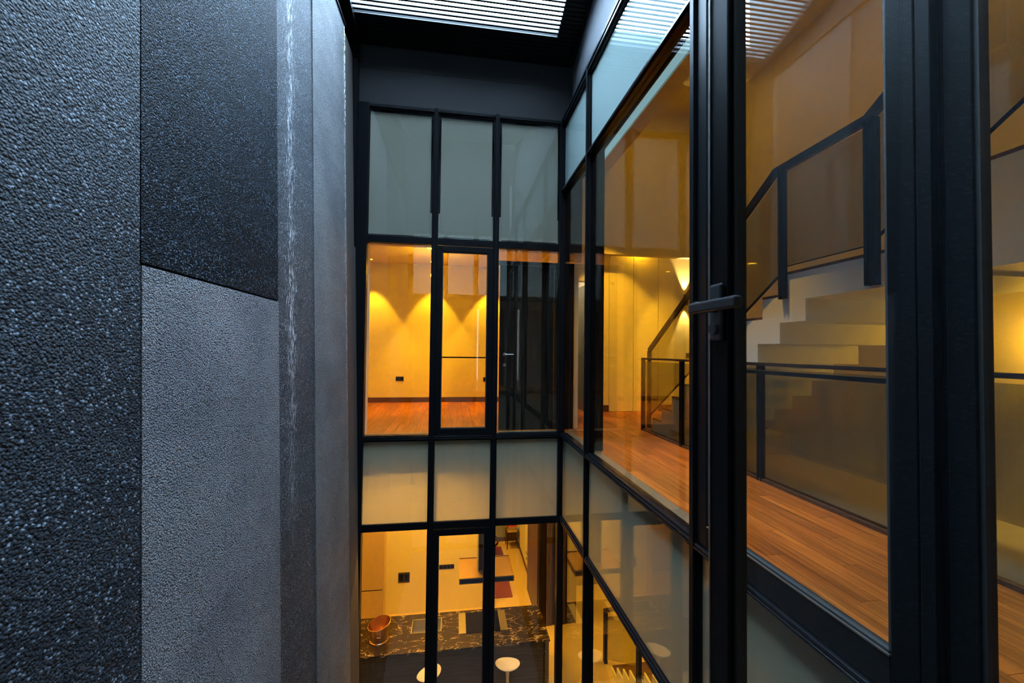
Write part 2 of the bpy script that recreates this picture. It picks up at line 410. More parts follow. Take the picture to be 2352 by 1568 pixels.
# ------------------------------------------------------------------ louvred roof over the light well
rf = struct('ceiling', 'black louvred sloping roof over the light well with bright sky behind', 'ceiling')
ang = -math.atan(ROOFS)
slat_me = None
y = 5.92; k = 0
while y > -0.1:
    if slat_me is None:
        mb = MB().box(-1.60, 1.755, -0.0112, 0.0112, -0.008, 0.008)
        bmesh.ops.rotate(mb.bm, cent=(0, 0, 0), matrix=Matrix.Rotation(ang, 3, 'X'), verts=mb.bm.verts[:])
        o = mb.build('slat', BLACK, rf); slat_me = o.data
    else:
        o = bpy.data.objects.new('slat', slat_me); COL.objects.link(o); o.parent = rf
    o.location = (0, y, roofz(y)); y -= 0.0545
def slope_slab(name, x0, x1, y0, y1, dz0, dz1, m):
    return MB().prism_yz([(y0, roofz(y0)+dz0), (y1, roofz(y1)+dz0), (y1, roofz(y1)+dz1), (y0, roofz(y0)+dz1)], x0, x1).build(name, m, rf)
slope_slab('cover_panel', -1.70, 2.0, 5.535, 6.1, 0.011, 0.06, BLACK)
slope_slab('cover_panel', 1.405, 2.0, YN-0.1, 5.535, 0.011, 0.06, BLACK)
slope_slab('cover_panel', -1.70, 1.405, YN-0.3, 0.35, 0.011, 0.06, BLACK)
slope_slab('edge_beam', -1.60, -1.43, YN-0.1, 5.9, -0.10, 0.012, BLACK)
slope_slab('edge_beam', 1.72, 1.80, YN-0.1, 5.9, -0.03, 0.012, BLACK)

# fascias above the glass walls
wb = struct('wall_back', 'fascia between the far glass wall and the roof, toned dark for shade', 'wall')
box('fascia_panel', (-1.50, 1.80, D+0.0, D+0.06, 4.835, 5.345), GREYMET, wb)
box('fascia_panel', (-1.50, 1.80, D+0.004, D+0.06, 5.352, 5.74), GREYMET, wb)
box('backing', (-1.80, 1.90, D+0.06, D+0.12, 4.80, 5.95), BLACK, wb)
wr = struct('wall_right', 'fascia above the right glass wall, toned pale for the roof light', 'wall')
MB().prism_yz([(YN-0.1, 4.83), (5.95, 4.83), (5.95, roofz(5.95)+0.02), (YN-0.1, roofz(YN-0.1)+0.02)], 1.757, 1.83).build('fascia_panel', BLUEGREY, wr)
box('ledge', (R-0.03, 1.76, YN-0.1, 5.95, 4.805, 4.835), BLACK, wr)

# ------------------------------------------------------------------ glass walls
def wallmap(kind):
    if kind == 'back': return lambda a0, a1, w0, w1, z0, z1: (a0, a1, D+w0, D+w1, z0, z1)
    if kind == 'near': return lambda a0, a1, w0, w1, z0, z1: (a0, a1, YN-w1, YN-w0, z0, z1)
    return lambda a0, a1, w0, w1, z0, z1: (R+w0, R+w1, a0, a1, z0, z1)
def mullion(par, mp, c, z0, z1, wd=0.09, cap=0.05, d0=-0.02, d1=0.10):
    m = MB().box(*mp(c-wd/2, c+wd/2, d0+0.015, d1, z0, z1)).box(*mp(c-cap/2, c+cap/2, d0-0.018, d0+0.015, z0, z1))
    o = m.build('mullion', BLACK, par, bev=0.003)
    return o
def transom(par, mp, a0, a1, z0, z1, d0=-0.012, d1=0.09, ribs=True):
    m = MB().box(*mp(a0, a1, d0+0.012, d1, z0, z1))
    if ribs:
        h = z1 - z0
        m.box(*mp(a0, a1, d0-0.012, d0+0.012, z0+h*0.30, z0+h*0.48)); m.box(*mp(a0, a1, d0-0.006, d0+0.012, z0+h*0.58, z0+h*0.78))
    return m.build('transom', BLACKG if ribs else BLACK, par, bev=0.002)
def pane(par, mp, a0, a1, z0, z1, g, w=0.035):
    return box('glass_pane', mp(a0, a1, w, w+0.012, z0, z1), g, par)
def panel(par, mp, a0, a1, z0, z1, g, film, ins=0.028, back=True):
    p = pane(par, mp, a0, a1, z0, z1, g, 0.012)
    box('frosted_film', mp(a0+ins, a1-ins, 0.030, 0.036, z0+ins, z1-ins), film, p)
    if back: box('spandrel_backing', mp(a0-0.02, a1+0.02, 0.16, 0.18, z0-0.01, z1+0.01), GREYMET, p)
    return p
def leaf(par, mp, a0, a1, z0, z1, g, st=0.085, w0=-0.006, w1=0.05, bar=None, sb_=None):
    """door leaf or casement: two stiles, two rails, beads and glass"""
    sb_ = sb_ or st
    d = MB().box(*mp(a0, a0+st, w0, w1, z0, z1)).box(*mp(a1-st, a1, w0, w1, z0, z1)) \
            .box(*mp(a0+st, a1-st, w0, w1, z0, z0+sb_)).box(*mp(a0+st, a1-st, w0, w1, z1-st, z1)).build('door_leaf', BLACK, par, bev=0.004)
    b = MB(); e = 0.012
    for q in ((a0+st, a0+st+e, z0+sb_, z1-st), (a1-st-e, a1-st, z0+sb_, z1-st), (a0+st, a1-st, z0+sb_, z0+sb_+e), (a0+st, a1-st, z1-st-e, z1-st)):
        b.box(*mp(q[0], q[1], w0+0.008, w1-0.005, q[2], q[3]))
    b.build('glazing_bead', GASKET, d)
    box('glass_pane', mp(a0+st, a1-st, 0.018, 0.030, z0+sb_, z1-st), g, d)
    if bar:
        box('guard_bar', mp(a0+0.02, a1-0.02, 0.06, 0.09, bar-0.02, bar), BLACK, d)
    return d

# far glass wall ------------------------------------------------------------
def end_wall(name, kind, label, open_door=False, film=FILM_U, filml=FILM_L):
    mp = wallmap(kind)
    w = struct(name, label, 'window')
    XL, M1, M2, XR = -1.31, -0.33, 0.583, R
    for a in (M1, M2):
        mullion(w, mp, a, ZL, 4.83, 0.09, 0.055)
    MB().box(*mp(-1.46, XL+0.02, -0.03, 0.09, ZL, 4.83)).build('mullion', BLACK, w, bev=0.003)
    MB().box(*mp(XR-0.045, XR+0.05, -0.03, 0.09, ZL, 4.83)).build('mullion', BLACK, w, bev=0.003)
    for z0, z1 in ((4.755, 4.83), (2.80, 2.90), (-0.09, 0.0), (-1.37, -1.27), (ZL, ZL+0.06)):
        transom(w, mp, XL, XR-0.03, z0, z1, -0.014, ribs=(z0 > 4 or z0 == -0.09))
    bays = ((XL, M1-0.045), (M1+0.045, M2-0.045), (M2+0.045, XR-0.045))
    for i, (a0, a1) in enumerate(bays):
        panel(w, mp, a0, a1, 2.90, 4.755, GLASS, film)
        panel(w, mp, a0, a1, -1.27, -0.09, GLASS, filml, 0.001, back=False)
        if i != 1:
            pane(w, mp, a0, a1, 0.0, 2.80, GLASS)
            pane(w, mp, a0, a1, ZL+0.06, -1.37, GLASS)
        else:
            if not open_door:
                leaf(w, mp, a0-0.01, a1+0.01, 0.0, 2.79, GLASS, bar=1.145)
            leaf(w, mp, a0-0.01, a1+0.01, ZL+0.06, -1.38, GLASS)
    return w
end_wall('window_1', 'back', 'far glass wall of the light well in black frames')
near = end_wall('window_3', 'near', 'glass wall behind the camera in black frames', True, FILM_N)

# right glass wall ------------------------------------------------------------
mp = wallmap('right')
w2 = struct('window_2', 'long glass wall along the right of the light well', 'window')
B1, B2, B3 = 4.735, 2.49, 1.135
mullion(w2, mp, B1, ZL, 4.81, 0.06, 0.035, -0.012)
mullion(w2, mp, B2, ZL, 4.81, 0.075, 0.045, -0.012)
mullion(w2, mp, B3, ZL, 4.81, 0.085, 0.045, -0.012)
for z0, z1 in ((4.72, 4.805), (3.68, 3.755), (-0.075, 0.0), (-1.325, -1.25), (ZL, ZL+0.06)):
    transom(w2, mp, YN, D-0.03, z0, z1, -0.016)
bays = ((B1+0.03, D-0.03), (B2+0.038, B1-0.03), (B3+0.043, B2-0.038), (YN, B3-0.043))
for i, (a0, a1) in enumerate(bays):
    panel(w2, mp, a0, a1, 3.755, 4.72, GLASS, FILM_R, 0.015)
    panel(w2, mp, a0, a1, -1.25, -0.075, GLASS, FILM_L, 0.001, back=False)
    pane(w2, mp, a0, a1, ZL+0.06, -1.325, GLASSR)
    if i < 2: pane(w2, mp, a0, a1, 0.0, 3.68, GLASSR)
    else: leaf(w2, mp, a0, a1, 0.0, 3.67, GLASSR, 0.095 if i == 2 else 0.075, -0.008, 0.045, bar=1.155 if i == 2 else None, sb_=0.140)
# bright strip added to draw the highlight along the casement sill
box('sill_highlight_strip', (R-0.012, R-0.004, B3+0.14, B2-0.14, 0.136, 0.143), STEEL, w2)

# open glass door beside the camera (hinged on the near glass wall, swung out a quarter turn)
dl = struct('door_1', 'open black framed glass door with lever handle close on the right', 'door')
XD, Y0, Y1 = 0.550, YN+0.015, 0.796
st, th = 0.060, 0.036
MB().box(XD, XD+th, Y1-st, Y1, 0.02, 2.76).box(XD, XD+th, Y0, Y0+st, 0.02, 2.76).box(XD, XD+th, Y0+st, Y1-st, 0.02, 0.02+st).box(XD, XD+th, Y0+st, Y1-st, 2.76-st, 2.76).build('door_leaf', BLACK, dl, bev=0.004)
b = MB(); e = 0.008
b.box(XD+0.012, XD+th-0.002, Y1-st-e, Y1-st, 0.08, 2.70).box(XD+0.012, XD+th-0.002, Y0+st, Y0+st+e, 0.08, 2.70).box(XD+0.012, XD+th-0.002, Y0+st, Y1-st, 0.08, 0.08+e).box(XD+0.012, XD+th-0.002, Y0+st, Y1-st, 2.70-e, 2.70)
b.build('glazing_gasket', GASKET, dl)
box('edge_glint', (XD-0.003, XD+0.003, Y1-0.004, Y1-0.001, 0.03, 2.75), STEEL, dl)  # steel sliver added to draw the specular line on the stile
box('glass_pane', (XD+0.022, XD+0.032, Y0+st, Y1-st, 0.08, 2.70), GLASSD, dl)
h = MB()
h.box(XD-0.010, XD, 0.746, 0.786, 1.275, 1.395).build('handle_plate', HANDLE, dl, bev=0.006)
MB().tube([(XD-0.005, 0.766, 1.345), (XD-0.056, 0.766, 1.345)], 0.011, 14).build('handle_neck', HANDLE, dl, True)
MB().box(XD-0.066, XD-0.050, 0.632, 0.775, 1.331, 1.352).build('lever_handle', HANDLE, dl, bev=0.004)
MB().tube([(XD-0.002, 0.766, 1.300), (XD-0.016, 0.766, 1.300)], 0.012, 14).build('key_cylinder', HANDLE, dl, True)

# ------------------------------------------------------------------ upper level: floors, rooms
def planks(par, x0, x1, y0, y1, z, wd=0.12, ln=1.25, cut=None):
    x = x0; i = 0
    while x < x1 - 0.01:
        xe = min(x+wd, x1); y = y0 - (i*0.47 % ln)
        while y < y1 - 0.01:
            ya, yb = max(y, y0), min(y+ln, y1)
            if yb - ya > 0.02:
                box('plank', (x+0.001, xe-0.001, ya+0.001, yb-0.001, z-0.018, z + random.uniform(-0.0006, 0.0006)), OAK, par)
            y += ln
        x = xe; i += 1
fl = struct('floor', 'orange brown timber floor of the corridor behind the right glass', 'floor')
box('slab', (R+0.06, 2.99, YN-1.0, 7.95, -0.32, -0.018), PAINT, fl)
box('slab', (2.99, 5.25, 5.55, 7.95, -0.32, -0.018), PAINT, fl)
planks(fl, 1.80, 2.98, YN-0.9, 6.0, 0.0)
planks(fl, 1.90, 5.2, 6.0, 7.92, 0.0, 0.14, 1.6)
box('threshold', (R+0.09, 1.80, YN-0.9, 6.0, -0.05, 0.002), SILL, fl)
box('landing_edge', (2.97, 3.03, YN-0.9, 5.55, -0.32, 0.012), SKIRT, fl)
fb = struct('floor', 'orange timber floor of the empty room behind the far glass', 'floor')
box('slab', (-2.5, 1.9, D+0.1, 9.7, -0.35, -0.018), PAINT, fb)
planks(fb, -2.4, 1.86, 6.08, 9.62, 0.0, 0.15, 1.8)
box('threshold', (-1.4, 1.86, D+0.09, 6.08, -0.05, 0.002), SILL, fb)

sbox('wall_back', (-2.5, 1.95, 9.62, 9.72, 0, 3.3), PAINT, 'warm lit back wall of the empty room on the upper floor', 'wall')
sbox('wall_left', (-2.5, -2.4, D+0.1, 9.72, 0, 3.3), PAINT, 'left wall of the empty room on the upper floor', 'wall')
sbox('wall_right', (1.88, 1.98, 6.25, 9.72, 0, 3.3), PAINT, 'wall dividing the empty room from the corridor', 'wall')
sbox('ceiling', (-2.5, 1.98, D+0.19, 9.72, 3.27, 3.4), CEIL, 'ceiling of the empty room on the upper floor', 'ceiling')
sbox('wall_front', (-2.5, -1.40, D+0.02, D+0.12, ZL, 4.9), BLACK, 'blank wall left of the far glass', 'wall')
sbox('trim_1', (-1.36, 1.60, D+0.10, D+0.19, 2.80, 3.30), CEIL, 'bulkhead above the glass in the empty room', 'trim')
sbox('baseboard_back', (-2.4, 1.88, 9.60, 9.62, 0, 0.115), SKIRT, 'dark wood skirting along the back wall of the empty room', 'baseboard')
sbox('trim_2', (-1.375, -1.30, D+0.055, D+0.30, 0, 2.8), PAINT, 'painted reveal left of the far glass on the upper floor', 'trim')

# black wall and door behind the third bay
bw = struct('wall_side', 'black partition behind the right bay of the far glass wall', 'wall')
box('partition', (1.56, 1.88, 6.17, 6.25, 0, 2.66), EBONY, bw)
box('partition_head', (0.66, 1.88, 6.17, 6.25, 2.60, 2.66), EBONY, bw)
d2 = struct('door_2', 'tall black door with small lever handle behind the far glass', 'door')
box('door_leaf', (0.68, 1.55, 6.175, 6.225, 0.005, 2.595), EBONY, d2, 0.003)
MB().tube([(0.76, 6.175, 1.185), (0.76, 6.12, 1.185), (0.90, 6.12, 1.185)], 0.009, 10).build('lever_handle', STEEL, d2, True)
MB().tube([(0.76, 6.176, 1.185), (0.76, 6.168, 1.185)], 0.026, 18).build('handle_rose', STEEL, d2, True)
MB().tube([(0.76, 6.176, 1.02), (0.76, 6.166, 1.02)], 0.024, 18).build('key_rose', STEEL, d2, True)

# black column behind the right glass
sbox('trim_3', (1.712, 1.852, 4.79, 5.0, 0, 4.92), EBONY, 'black square column behind the right glass wall', 'column', 0.004)

# corridor and stair hall beyond the right glass
we = struct('wall_end', 'warm lit end wall of the corridor with flush doors', 'wall')
box('wall_panel', (1.98, 2.40, 7.9, 8.0, 0, 3.6), PAINT, we)
box('wall_panel', (2.40, 3.02, 7.9, 8.0, 2.765, 3.6), PAINT, we)
box('wall_panel', (3.02, 3.165, 7.9, 8.0, 0, 3.6), PAINT, we)
box('wall_panel', (4.27, 5.25, 7.9, 8.0, 0, 3.6), PAINT, we)
box('wall_panel', (3.165, 4.27, 7.93, 8.0, 0, 3.6), BLACK, we)
fd = struct('door_3', 'flush painted double door in the corridor end wall', 'door')
box('door_leaf', (3.173, 3.702, 7.9, 7.93, 0.006, 3.6), PAINT, fd)
box('door_leaf', (3.714, 4.260, 7.9, 7.93, 0.006, 3.6), PAINT, fd)
sbox('baseboard_end', (3.02, 3.165, 7.88, 7.9, 0, 0.135), SKIRT, 'short dark skirting left of the flush doors', 'baseboard')
sbox('baseboard_end', (4.27, 5.2, 7.88, 7.9, 0, 0.135), SKIRT, 'dark skirting right of the flush doors', 'baseboard')
bh = sbox('wall_bulkhead', (1.9, 5.25, 7.60, 7.72, 3.215, 6.3), PAINT, 'tall painted bulkhead above the flush doors', 'wall')
sbox('ceiling', (1.9, 5.25, 7.72, 8.0, 3.5, 3.6), PAINT, 'low ceiling strip in front of the flush doors', 'ceiling')
sbox('ceiling', (R+0.08, 2.64, YN-1.0, 7.6, 4.92, 5.05), CEIL, 'ceiling of the corridor behind the right glass', 'ceiling')
sbox('ceiling', (2.785, 3.03, YN-1.0, 7.6, 4.92, 5.05), CEIL, 'ceiling strip at the edge of the stair void', 'ceiling')
sl = thing('pale_ceiling_strip', 'long pale blue glowing strip recessed in the corridor ceiling', 'light', (2.71, 3, 4.93))  # strip in the ceiling slot made to glow pale blue
box('glow_strip', (2.642, 2.782, -0.5, 7.55, 4.955, 4.97), SLOT, sl)
box('housing', (2.64, 2.785, YN-1.0, 7.6, 4.972, 5.05), CEIL, sl)
sbox('wall_upstand', (2.99, 3.05, YN-1.0, 7.6, 5.0, 6.3), PAINT, 'upstand at the edge of the stair void', 'wall')
sbox('ceiling', (2.99, 5.25, YN-1.0, 7.72, 6.2, 6.3), CEIL, 'high ceiling over the staircase', 'ceiling')
sbox('wall_right', (5.2, 5.3, YN-1.1, 12.5, -6.3, 6.3), PAINT, 'tall plain wall on the far side of the staircase', 'wall')
sbox('wall_front', (R+0.05, 5.3, YN-1.1, YN-1.0, ZL, 6.3), PAINT, 'end wall of the corridor beyond the frame', 'wall')
sbox('wall_right', (1.83, 1.95, YN-0.1, 6.0, 4.80, 7.8), BLACK, 'blind wall behind the right fascia', 'wall')
sbox('wall_end', (1.9, 3.2, 9.72, 9.8, 0, 3.3), PAINT_W, 'white wall seen through the open dark green door', 'wall')
sbox('wall_side', (3.12, 3.2, 8.0, 9.8, 0, 3.3), PAINT_W, 'white side wall of the room behind the green door', 'wall')
sbox('floor', (1.98, 3.2, 8.0, 9.72, -0.05, -0.002), OAK, 'timber floor of the room behind the green door', 'floor')
sbox('ceiling', (1.98, 3.2, 8.0, 9.8, 3.2, 3.3), CEIL, 'ceiling of the room behind the green door', 'ceiling')
gd = struct('door_4', 'dark green door standing open at the corridor end', 'door')
MB().hexa([(2.655, 7.92, 0.01), (2.695, 7.92, 0.01), (2.675, 8.42, 0.01), (2.635, 8.42, 0.01)][::-1], [(2.655, 7.92, 2.63), (2.695, 7.92, 2.63), (2.675, 8.42, 2.63), (2.635, 8.42, 2.63)][::-1]).build('door_leaf', GREEND, gd)
MB().tube([(2.636, 8.34, 1.16), (2.59, 8.34, 1.16), (2.595, 8.22, 1.16)], 0.009, 8).build('lever_handle', STEEL, gd, True)
MB().tube([(2.636, 8.34, 1.03), (2.60, 8.34, 1.03), (2.60, 8.34, 0.98)], 0.011, 8).build('key', STEEL, gd, True)
sbox('trim_4', (2.385, 2.42, 7.86, 8.02, 0, 2.80), PAINT_W, 'white jamb beside the dark green door', 'trim')
sbox('trim_5', (2.42, 3.02, 7.86, 8.02, 2.70, 2.80), PAINT_W, 'white head above the dark green door', 'trim')

# ------------------------------------------------------------------ staircase up
RISE, GO = 0.1985, 0.281
stair = struct('staircase', 'folded pale concrete staircase rising behind the corridor balustrade', 'staircase', (3.06, 5.84, 0))
SX0, SX1 = 3.06, 4.25
Y, N1 = 5.84, 10
prof = [(Y, 0.0)]                          # stepped top, then stepped soffit back down: one folded slab
for i in range(N1):
    prof += [(Y - GO*i, RISE*(i+1)), (2.17 if i == N1-1 else Y - GO*(i+1), RISE*(i+1))]
prof += [(2.17, RISE*11), (1.889, RISE*11), (1.889, RISE*12), (0.2, RISE*12), (0.2, RISE*12-0.42), (1.689, RISE*12-0.42), (1.689, RISE*11-0.42), (1.97, RISE*11-0.42), (1.97, RISE*10-0.245)]
for i in range(N1, 1, -1):
    yb = Y - GO*(i-1) - 0.215
    prof += [(yb, RISE*i-0.245), (yb, max(0.0, RISE*(i-1)-0.245))]
MB().prism_yz(prof, SX0, SX1).build('concrete_slab', CONC, stair)
for i in range(N1+2):
    ya, yb = Y - GO*i, Y - GO*(i+1)
    if i == N1-1: yb = 2.17
    if i == N1: ya, yb = 2.17, 1.889
    if i == N1+1: ya, yb = 1.889, 0.2
    zt = RISE*(i+1)
    box('tread', (SX0+0.002, SX1, yb+0.004, ya+0.004, zt+0.001, zt+0.026), TREAD, stair)
sbox('baseboard_stair', (3.05, 3.075, 2.0, 5.9, -0.0, 0.02), SKIRT, 'thin dark strip under the first steps', 'baseboard')

# stair balustrade
sb = thing('stair_balustrade', 'glass balustrade with sloping dark handrail along the rising staircase', 'railing', (3.03, 5.9, 0))
def rail(pts, name, m, par, hw=0.018, hh=0.028):
    """flat handrail of rectangular section following points in a plane x = const"""
    mb = MB(); n = len(pts); up = []
    P = [Vector(p) for p in pts]
    for i in range(n):
        a = (P[i]-P[i-1]).normalized() if i else (P[1]-P[0]).normalized()
        b_ = (P[i+1]-P[i]).normalized() if i < n-1 else a
        t = (a+b_).normalized(); nrm = Vector((0, -t.z, t.y)); nrm = nrm if nrm.z > 0 else -nrm
        if abs(nrm.z) < 1e-3: nrm = Vector((0, 1, 0))
        k = 1/max(0.5, nrm.dot(Vector((0, -a.z, a.y)) if Vector((0, -a.z, a.y)).dot(nrm) > 0 else -Vector((0, -a.z, a.y))))
        up.append(nrm*hh*k)
    for i in range(n-1):
        a = [P[i]+Vector((-hw, 0, 0))-up[i], P[i]+Vector((hw, 0, 0))-up[i], P[i]+Vector((hw, 0, 0))+up[i], P[i]+Vector((-hw, 0, 0))+up[i]]
        b_ = [P[i+1]+Vector((-hw, 0, 0))-up[i+1], P[i+1]+Vector((hw, 0, 0))-up[i+1], P[i+1]+Vector((hw, 0, 0))+up[i+1], P[i+1]+Vector((-hw, 0, 0))+up[i+1]]
        mb.hexa(a, b_)
    return mb.build(name, m, par)
XS = 3.035
rail([(XS, 5.90, 1.27), (XS, 4.86, 1.985), (XS, 3.39, 2.995), (XS, 2.53, 3.01), (XS, 1.2, 3.93)], 'handrail', RAILW, sb, 0.02, 0.036)
def post(par, x, y, z0, z1, s=0.022, m=None):
    MB().box(x-s, x+s, y-s*1.4, y-s*0.5, z0, z1).box(x-s, x+s, y+s*0.5, y+s*1.4, z0, z1).box(x-s*0.8, x+s*0.8, y-s*0.5, y+s*0.5, z0+0.03, z1-0.03).build('post', m or BLACK, par)
post(sb, XS, 5.895, 0.06, 1.27); post(sb, XS, 3.315, 1.76, 3.0); post(sb, XS, 2.505, 1.76, 3.0, 0.028)
GLASSC = glass('shade_toned_balustrade_glass', (0.68, 0.70, 0.63), 1.1)  # darker copy of the balustrade glass; dim stairwell behind put into its tint
def gpanel(par, x, poly):
    MB().prism_yz(poly, x-0.006, x+0.006).build('glass_panel', GLASSB, par)
gpanel(sb, XS, [(5.85, 0.28), (3.36, 1.98), (3.36, 2.93), (5.85, 1.22)])
gpanel(sb, XS, [(3.28, 2.07), (2.55, 2.07), (2.55, 2.95), (3.28, 2.95)])
gpanel(sb, XS, [(2.46, 2.12), (1.3, 2.93), (1.3, 3.8), (2.46, 3.0)])
rail([(XS, 5.85, 0.27), (XS, 3.37, 1.975)], 'glass_edge', BLACK, sb, 0.009, 0.008)
rail([(XS, 2.46, 2.11), (XS, 1.3, 2.93)], 'glass_edge', BLACK, sb, 0.009, 0.008)
rail([(XS, 3.28, 2.06), (XS, 2.55, 2.06)], 'glass_edge', BLACK, sb, 0.009, 0.004)

# corridor balustrade
cb = thing('corridor_balustrade', 'tinted glass balustrade with level black handrail along the corridor edge', 'railing', (2.985, 3, 0))
XC = 2.985
box('handrail', (XC-0.022, XC+0.022, -0.9, 6.03, 1.127, 1.158), RAILW, cb, 0.003)
for py in (6.0, 4.905, 3.53, 1.95, 0.4): post(cb, XC, py, 0.0, 1.13)
prev = None
for ya, yb in ((6.0, 4.905), (4.905, 3.53), (3.53, 1.95), (1.95, 0.4), (0.4, -0.9)):
    box('glass_panel', (XC-0.006, XC+0.006, yb+0.04, ya-0.04, 0.035, 1.10), GLASSC, cb)
box('base_rail', (XC-0.02, XC+0.02, -0.9, 5.97, 0.002, 0.03), SKIRT, cb)

# ------------------------------------------------------------------ lower level
sbox('floor', (-2.5, 5.25, D+0.02, 12.4, ZL-0.1, ZL), STONE, 'pale stone floor of the kitchen storey', 'floor')
sbox('floor', (R+0.02, 2.90, YN-1.0, D+0.02, ZL-0.1, ZL), STONE, 'pale stone floor behind the lower right glass', 'floor')
sbox('floor', (2.90, 5.25, YN-1.0, D+0.02, -6.3, -6.2), STONE, 'floor of the stairwell below the lower storey', 'floor')
sbox('floor', (-1.7, R+0.02, YN-0.1, D+0.02, ZL-0.12, ZL-0.02), PAVE, 'dark paved bottom of the light well', 'floor')
sbox('ceiling', (-2.5, 1.95, D+0.20, 12.4, -0.52, -0.40), CEIL, 'ceiling of the kitchen', 'ceiling')
sbox('ceiling', (R+0.09, 5.25, YN-1.0, D+0.26, -0.45, -0.33), CEIL, 'ceiling behind the lower right glass', 'ceiling')
sbox('ceiling', (1.95, 5.25, D+0.26, 12.4, -0.45, -0.33), CEIL, 'ceiling of the lower stair hall', 'ceiling')
wk = sbox('wall_back', (-2.5, 0.95, 9.3, 9.42, ZL, -0.5), PAINT, 'plain wall behind the kitchen island', 'wall')
sbox('wall_left', (-2.5, -2.4, D+0.02, 12.4, ZL, -0.5), PAINT, 'left wall of the kitchen', 'wall')
sbox('wall_back', (-2.5, 5.3, 12.4, 12.5, ZL, -0.3), PAINT_G, 'grey wall at the far end of the dining room', 'wall')
sbox('baseboard_back', (0.0, 1.99, 12.38, 12.4, ZL, ZL+0.12), SKIRT, 'dark skirting at the far end of the dining room', 'baseboard')
sbox('wall_right', (1.99, 2.08, 9.85, 12.4, ZL, -0.4), PAINT_W, 'white wall on the right of the dining room', 'wall')
sbox('baseboard_right', (1.97, 1.99, 9.85, 12.4, ZL, ZL+0.10), SKIRT, 'dark skirting along the white dining room wall', 'baseboard')
pw = struct('wall_partition', 'dark veneered partition right of the kitchen island', 'wall')
for xa, xb, m_ in ((1.86, 2.02, EBONY), (2.02, 2.15, WENGE), (2.15, 2.21, EBONY), (2.21, 2.45, WENGE), (2.45, 2.70, EBONY)):
    box('veneer_panel', (xa+0.002, xb-0.002, 8.50 + (0.015 if m_ is EBONY else 0), 8.57, ZL, -0.46), m_, pw)
sbox('wall_side', (1.95, 2.05, 8.57, 9.85, ZL, -0.4), PAINT, 'stair hall side of the dark partition', 'wall')
kd = struct('door_5', 'open dark wood door with lever handle beyond the island', 'door')
box('door_leaf', (1.845, 1.885, 8.62, 9.83, ZL+0.01, -1.3), WENGE, kd)
MB().tube([(1.847, 9.76, -3.73), (1.79, 9.76, -3.73), (1.795, 9.64, -3.73)], 0.010, 8).build('lever_handle', STEEL, kd, True)
MB().tube([(1.847, 9.76, -3.86), (1.81, 9.76, -3.86), (1.81, 9.76, -3.92)], 0.012, 8).build('key', STEEL, kd, True)

# kitchen island
IT = -3.80
isl = thing('kitchen_island', 'dark oak kitchen island body behind the glass, stools before it', 'island', (0.1, 7.3, ZL))
MB().box(-2.2, 1.62, 6.952, 7.76, ZL+0.10, IT-0.2).box(-2.2, -0.74, 6.952, 7.76, IT-0.2, IT-0.03).box(-0.16, 1.62, 6.952, 7.76, IT-0.2, IT-0.03).box(-0.74, -0.16, 6.952, 7.30, IT-0.2, IT-0.03).box(-0.74, -0.16, 7.71, 7.76, IT-0.2, IT-0.03).build('carcass', EBONY, isl)
box('plinth', (-2.2, 1.58, 7.0, 7.7, ZL, ZL+0.10), BLACK, isl)
xx = -2.2
for wd in (0.98, 0.98, 0.96, 0.9):
    box('front_panel', (xx+0.002, xx+wd-0.002, 6.925, 6.95, ZL+0.11, IT-0.034), IVEN, isl); xx += wd
box('end_panel', (1.622, 1.70, 6.90, 7.80, ZL, IT-0.03), MARBLE, isl)
wt = tag(MB().box(-2.2, -0.722, 6.865, 7.835, IT-0.03, IT).box(-0.178, 1.71, 6.865, 7.835, IT-0.03, IT).box(-0.722, -0.178, 6.865, 7.318, IT-0.03, IT).box(-0.722, -0.178, 7.692, 7.835, IT-0.03, IT).build('island_worktop', MARBLE), 'dark brown veined marble worktop of the kitchen island', 'worktop')
hob = thing('hob', 'black glass hob with pale metal side strips set in the marble worktop', 'hob', (0.57, 7.47, IT))
box('glass_top', (0.262, 0.872, 7.20, 7.755, IT+0.001, IT+0.008), BLKGLASS, hob)
box('side_strip', (0.13, 0.258, 7.20, 7.755, IT+0.001, IT+0.009), STEEL, hob)
box('side_strip', (0.876, 1.01, 7.20, 7.755, IT+0.001, IT+0.009), STEEL, hob)
sk = thing('sink', 'rectangular steel sink set in the island left of the hob', 'sink', (-0.45, 7.5, IT))
MB().box(-0.72, -0.18, 7.32, 7.335, IT-0.16, IT+0.003).box(-0.72, -0.18, 7.675, 7.69, IT-0.16, IT+0.003).box(-0.72, -0.705, 7.335, 7.675, IT-0.16, IT+0.003).box(-0.195, -0.18, 7.335, 7.675, IT-0.16, IT+0.003).build('rim', STEEL, sk)
box('basin', (-0.705, -0.195, 7.335, 7.675, IT-0.16, IT-0.15), STEEL, sk)
tp = thing('tap', 'curved steel mixer tap at the back of the island', 'tap', (-0.35, 7.76, IT))
MB().tube([(-0.35, 7.76, IT), (-0.35, 7.76, IT+0.22), (-0.35, 7.73, IT+0.27), (-0.35, 7.68, IT+0.28), (-0.35, 7.64, IT+0.25), (-0.35, 7.63, IT+0.20)], 0.011, 10).build('spout', STEEL, tp, True)
MB().lathe([(0.022, 0), (0.022, 0.03)], (-0.35, 7.76, IT), 16).build('base', STEEL, tp, True)

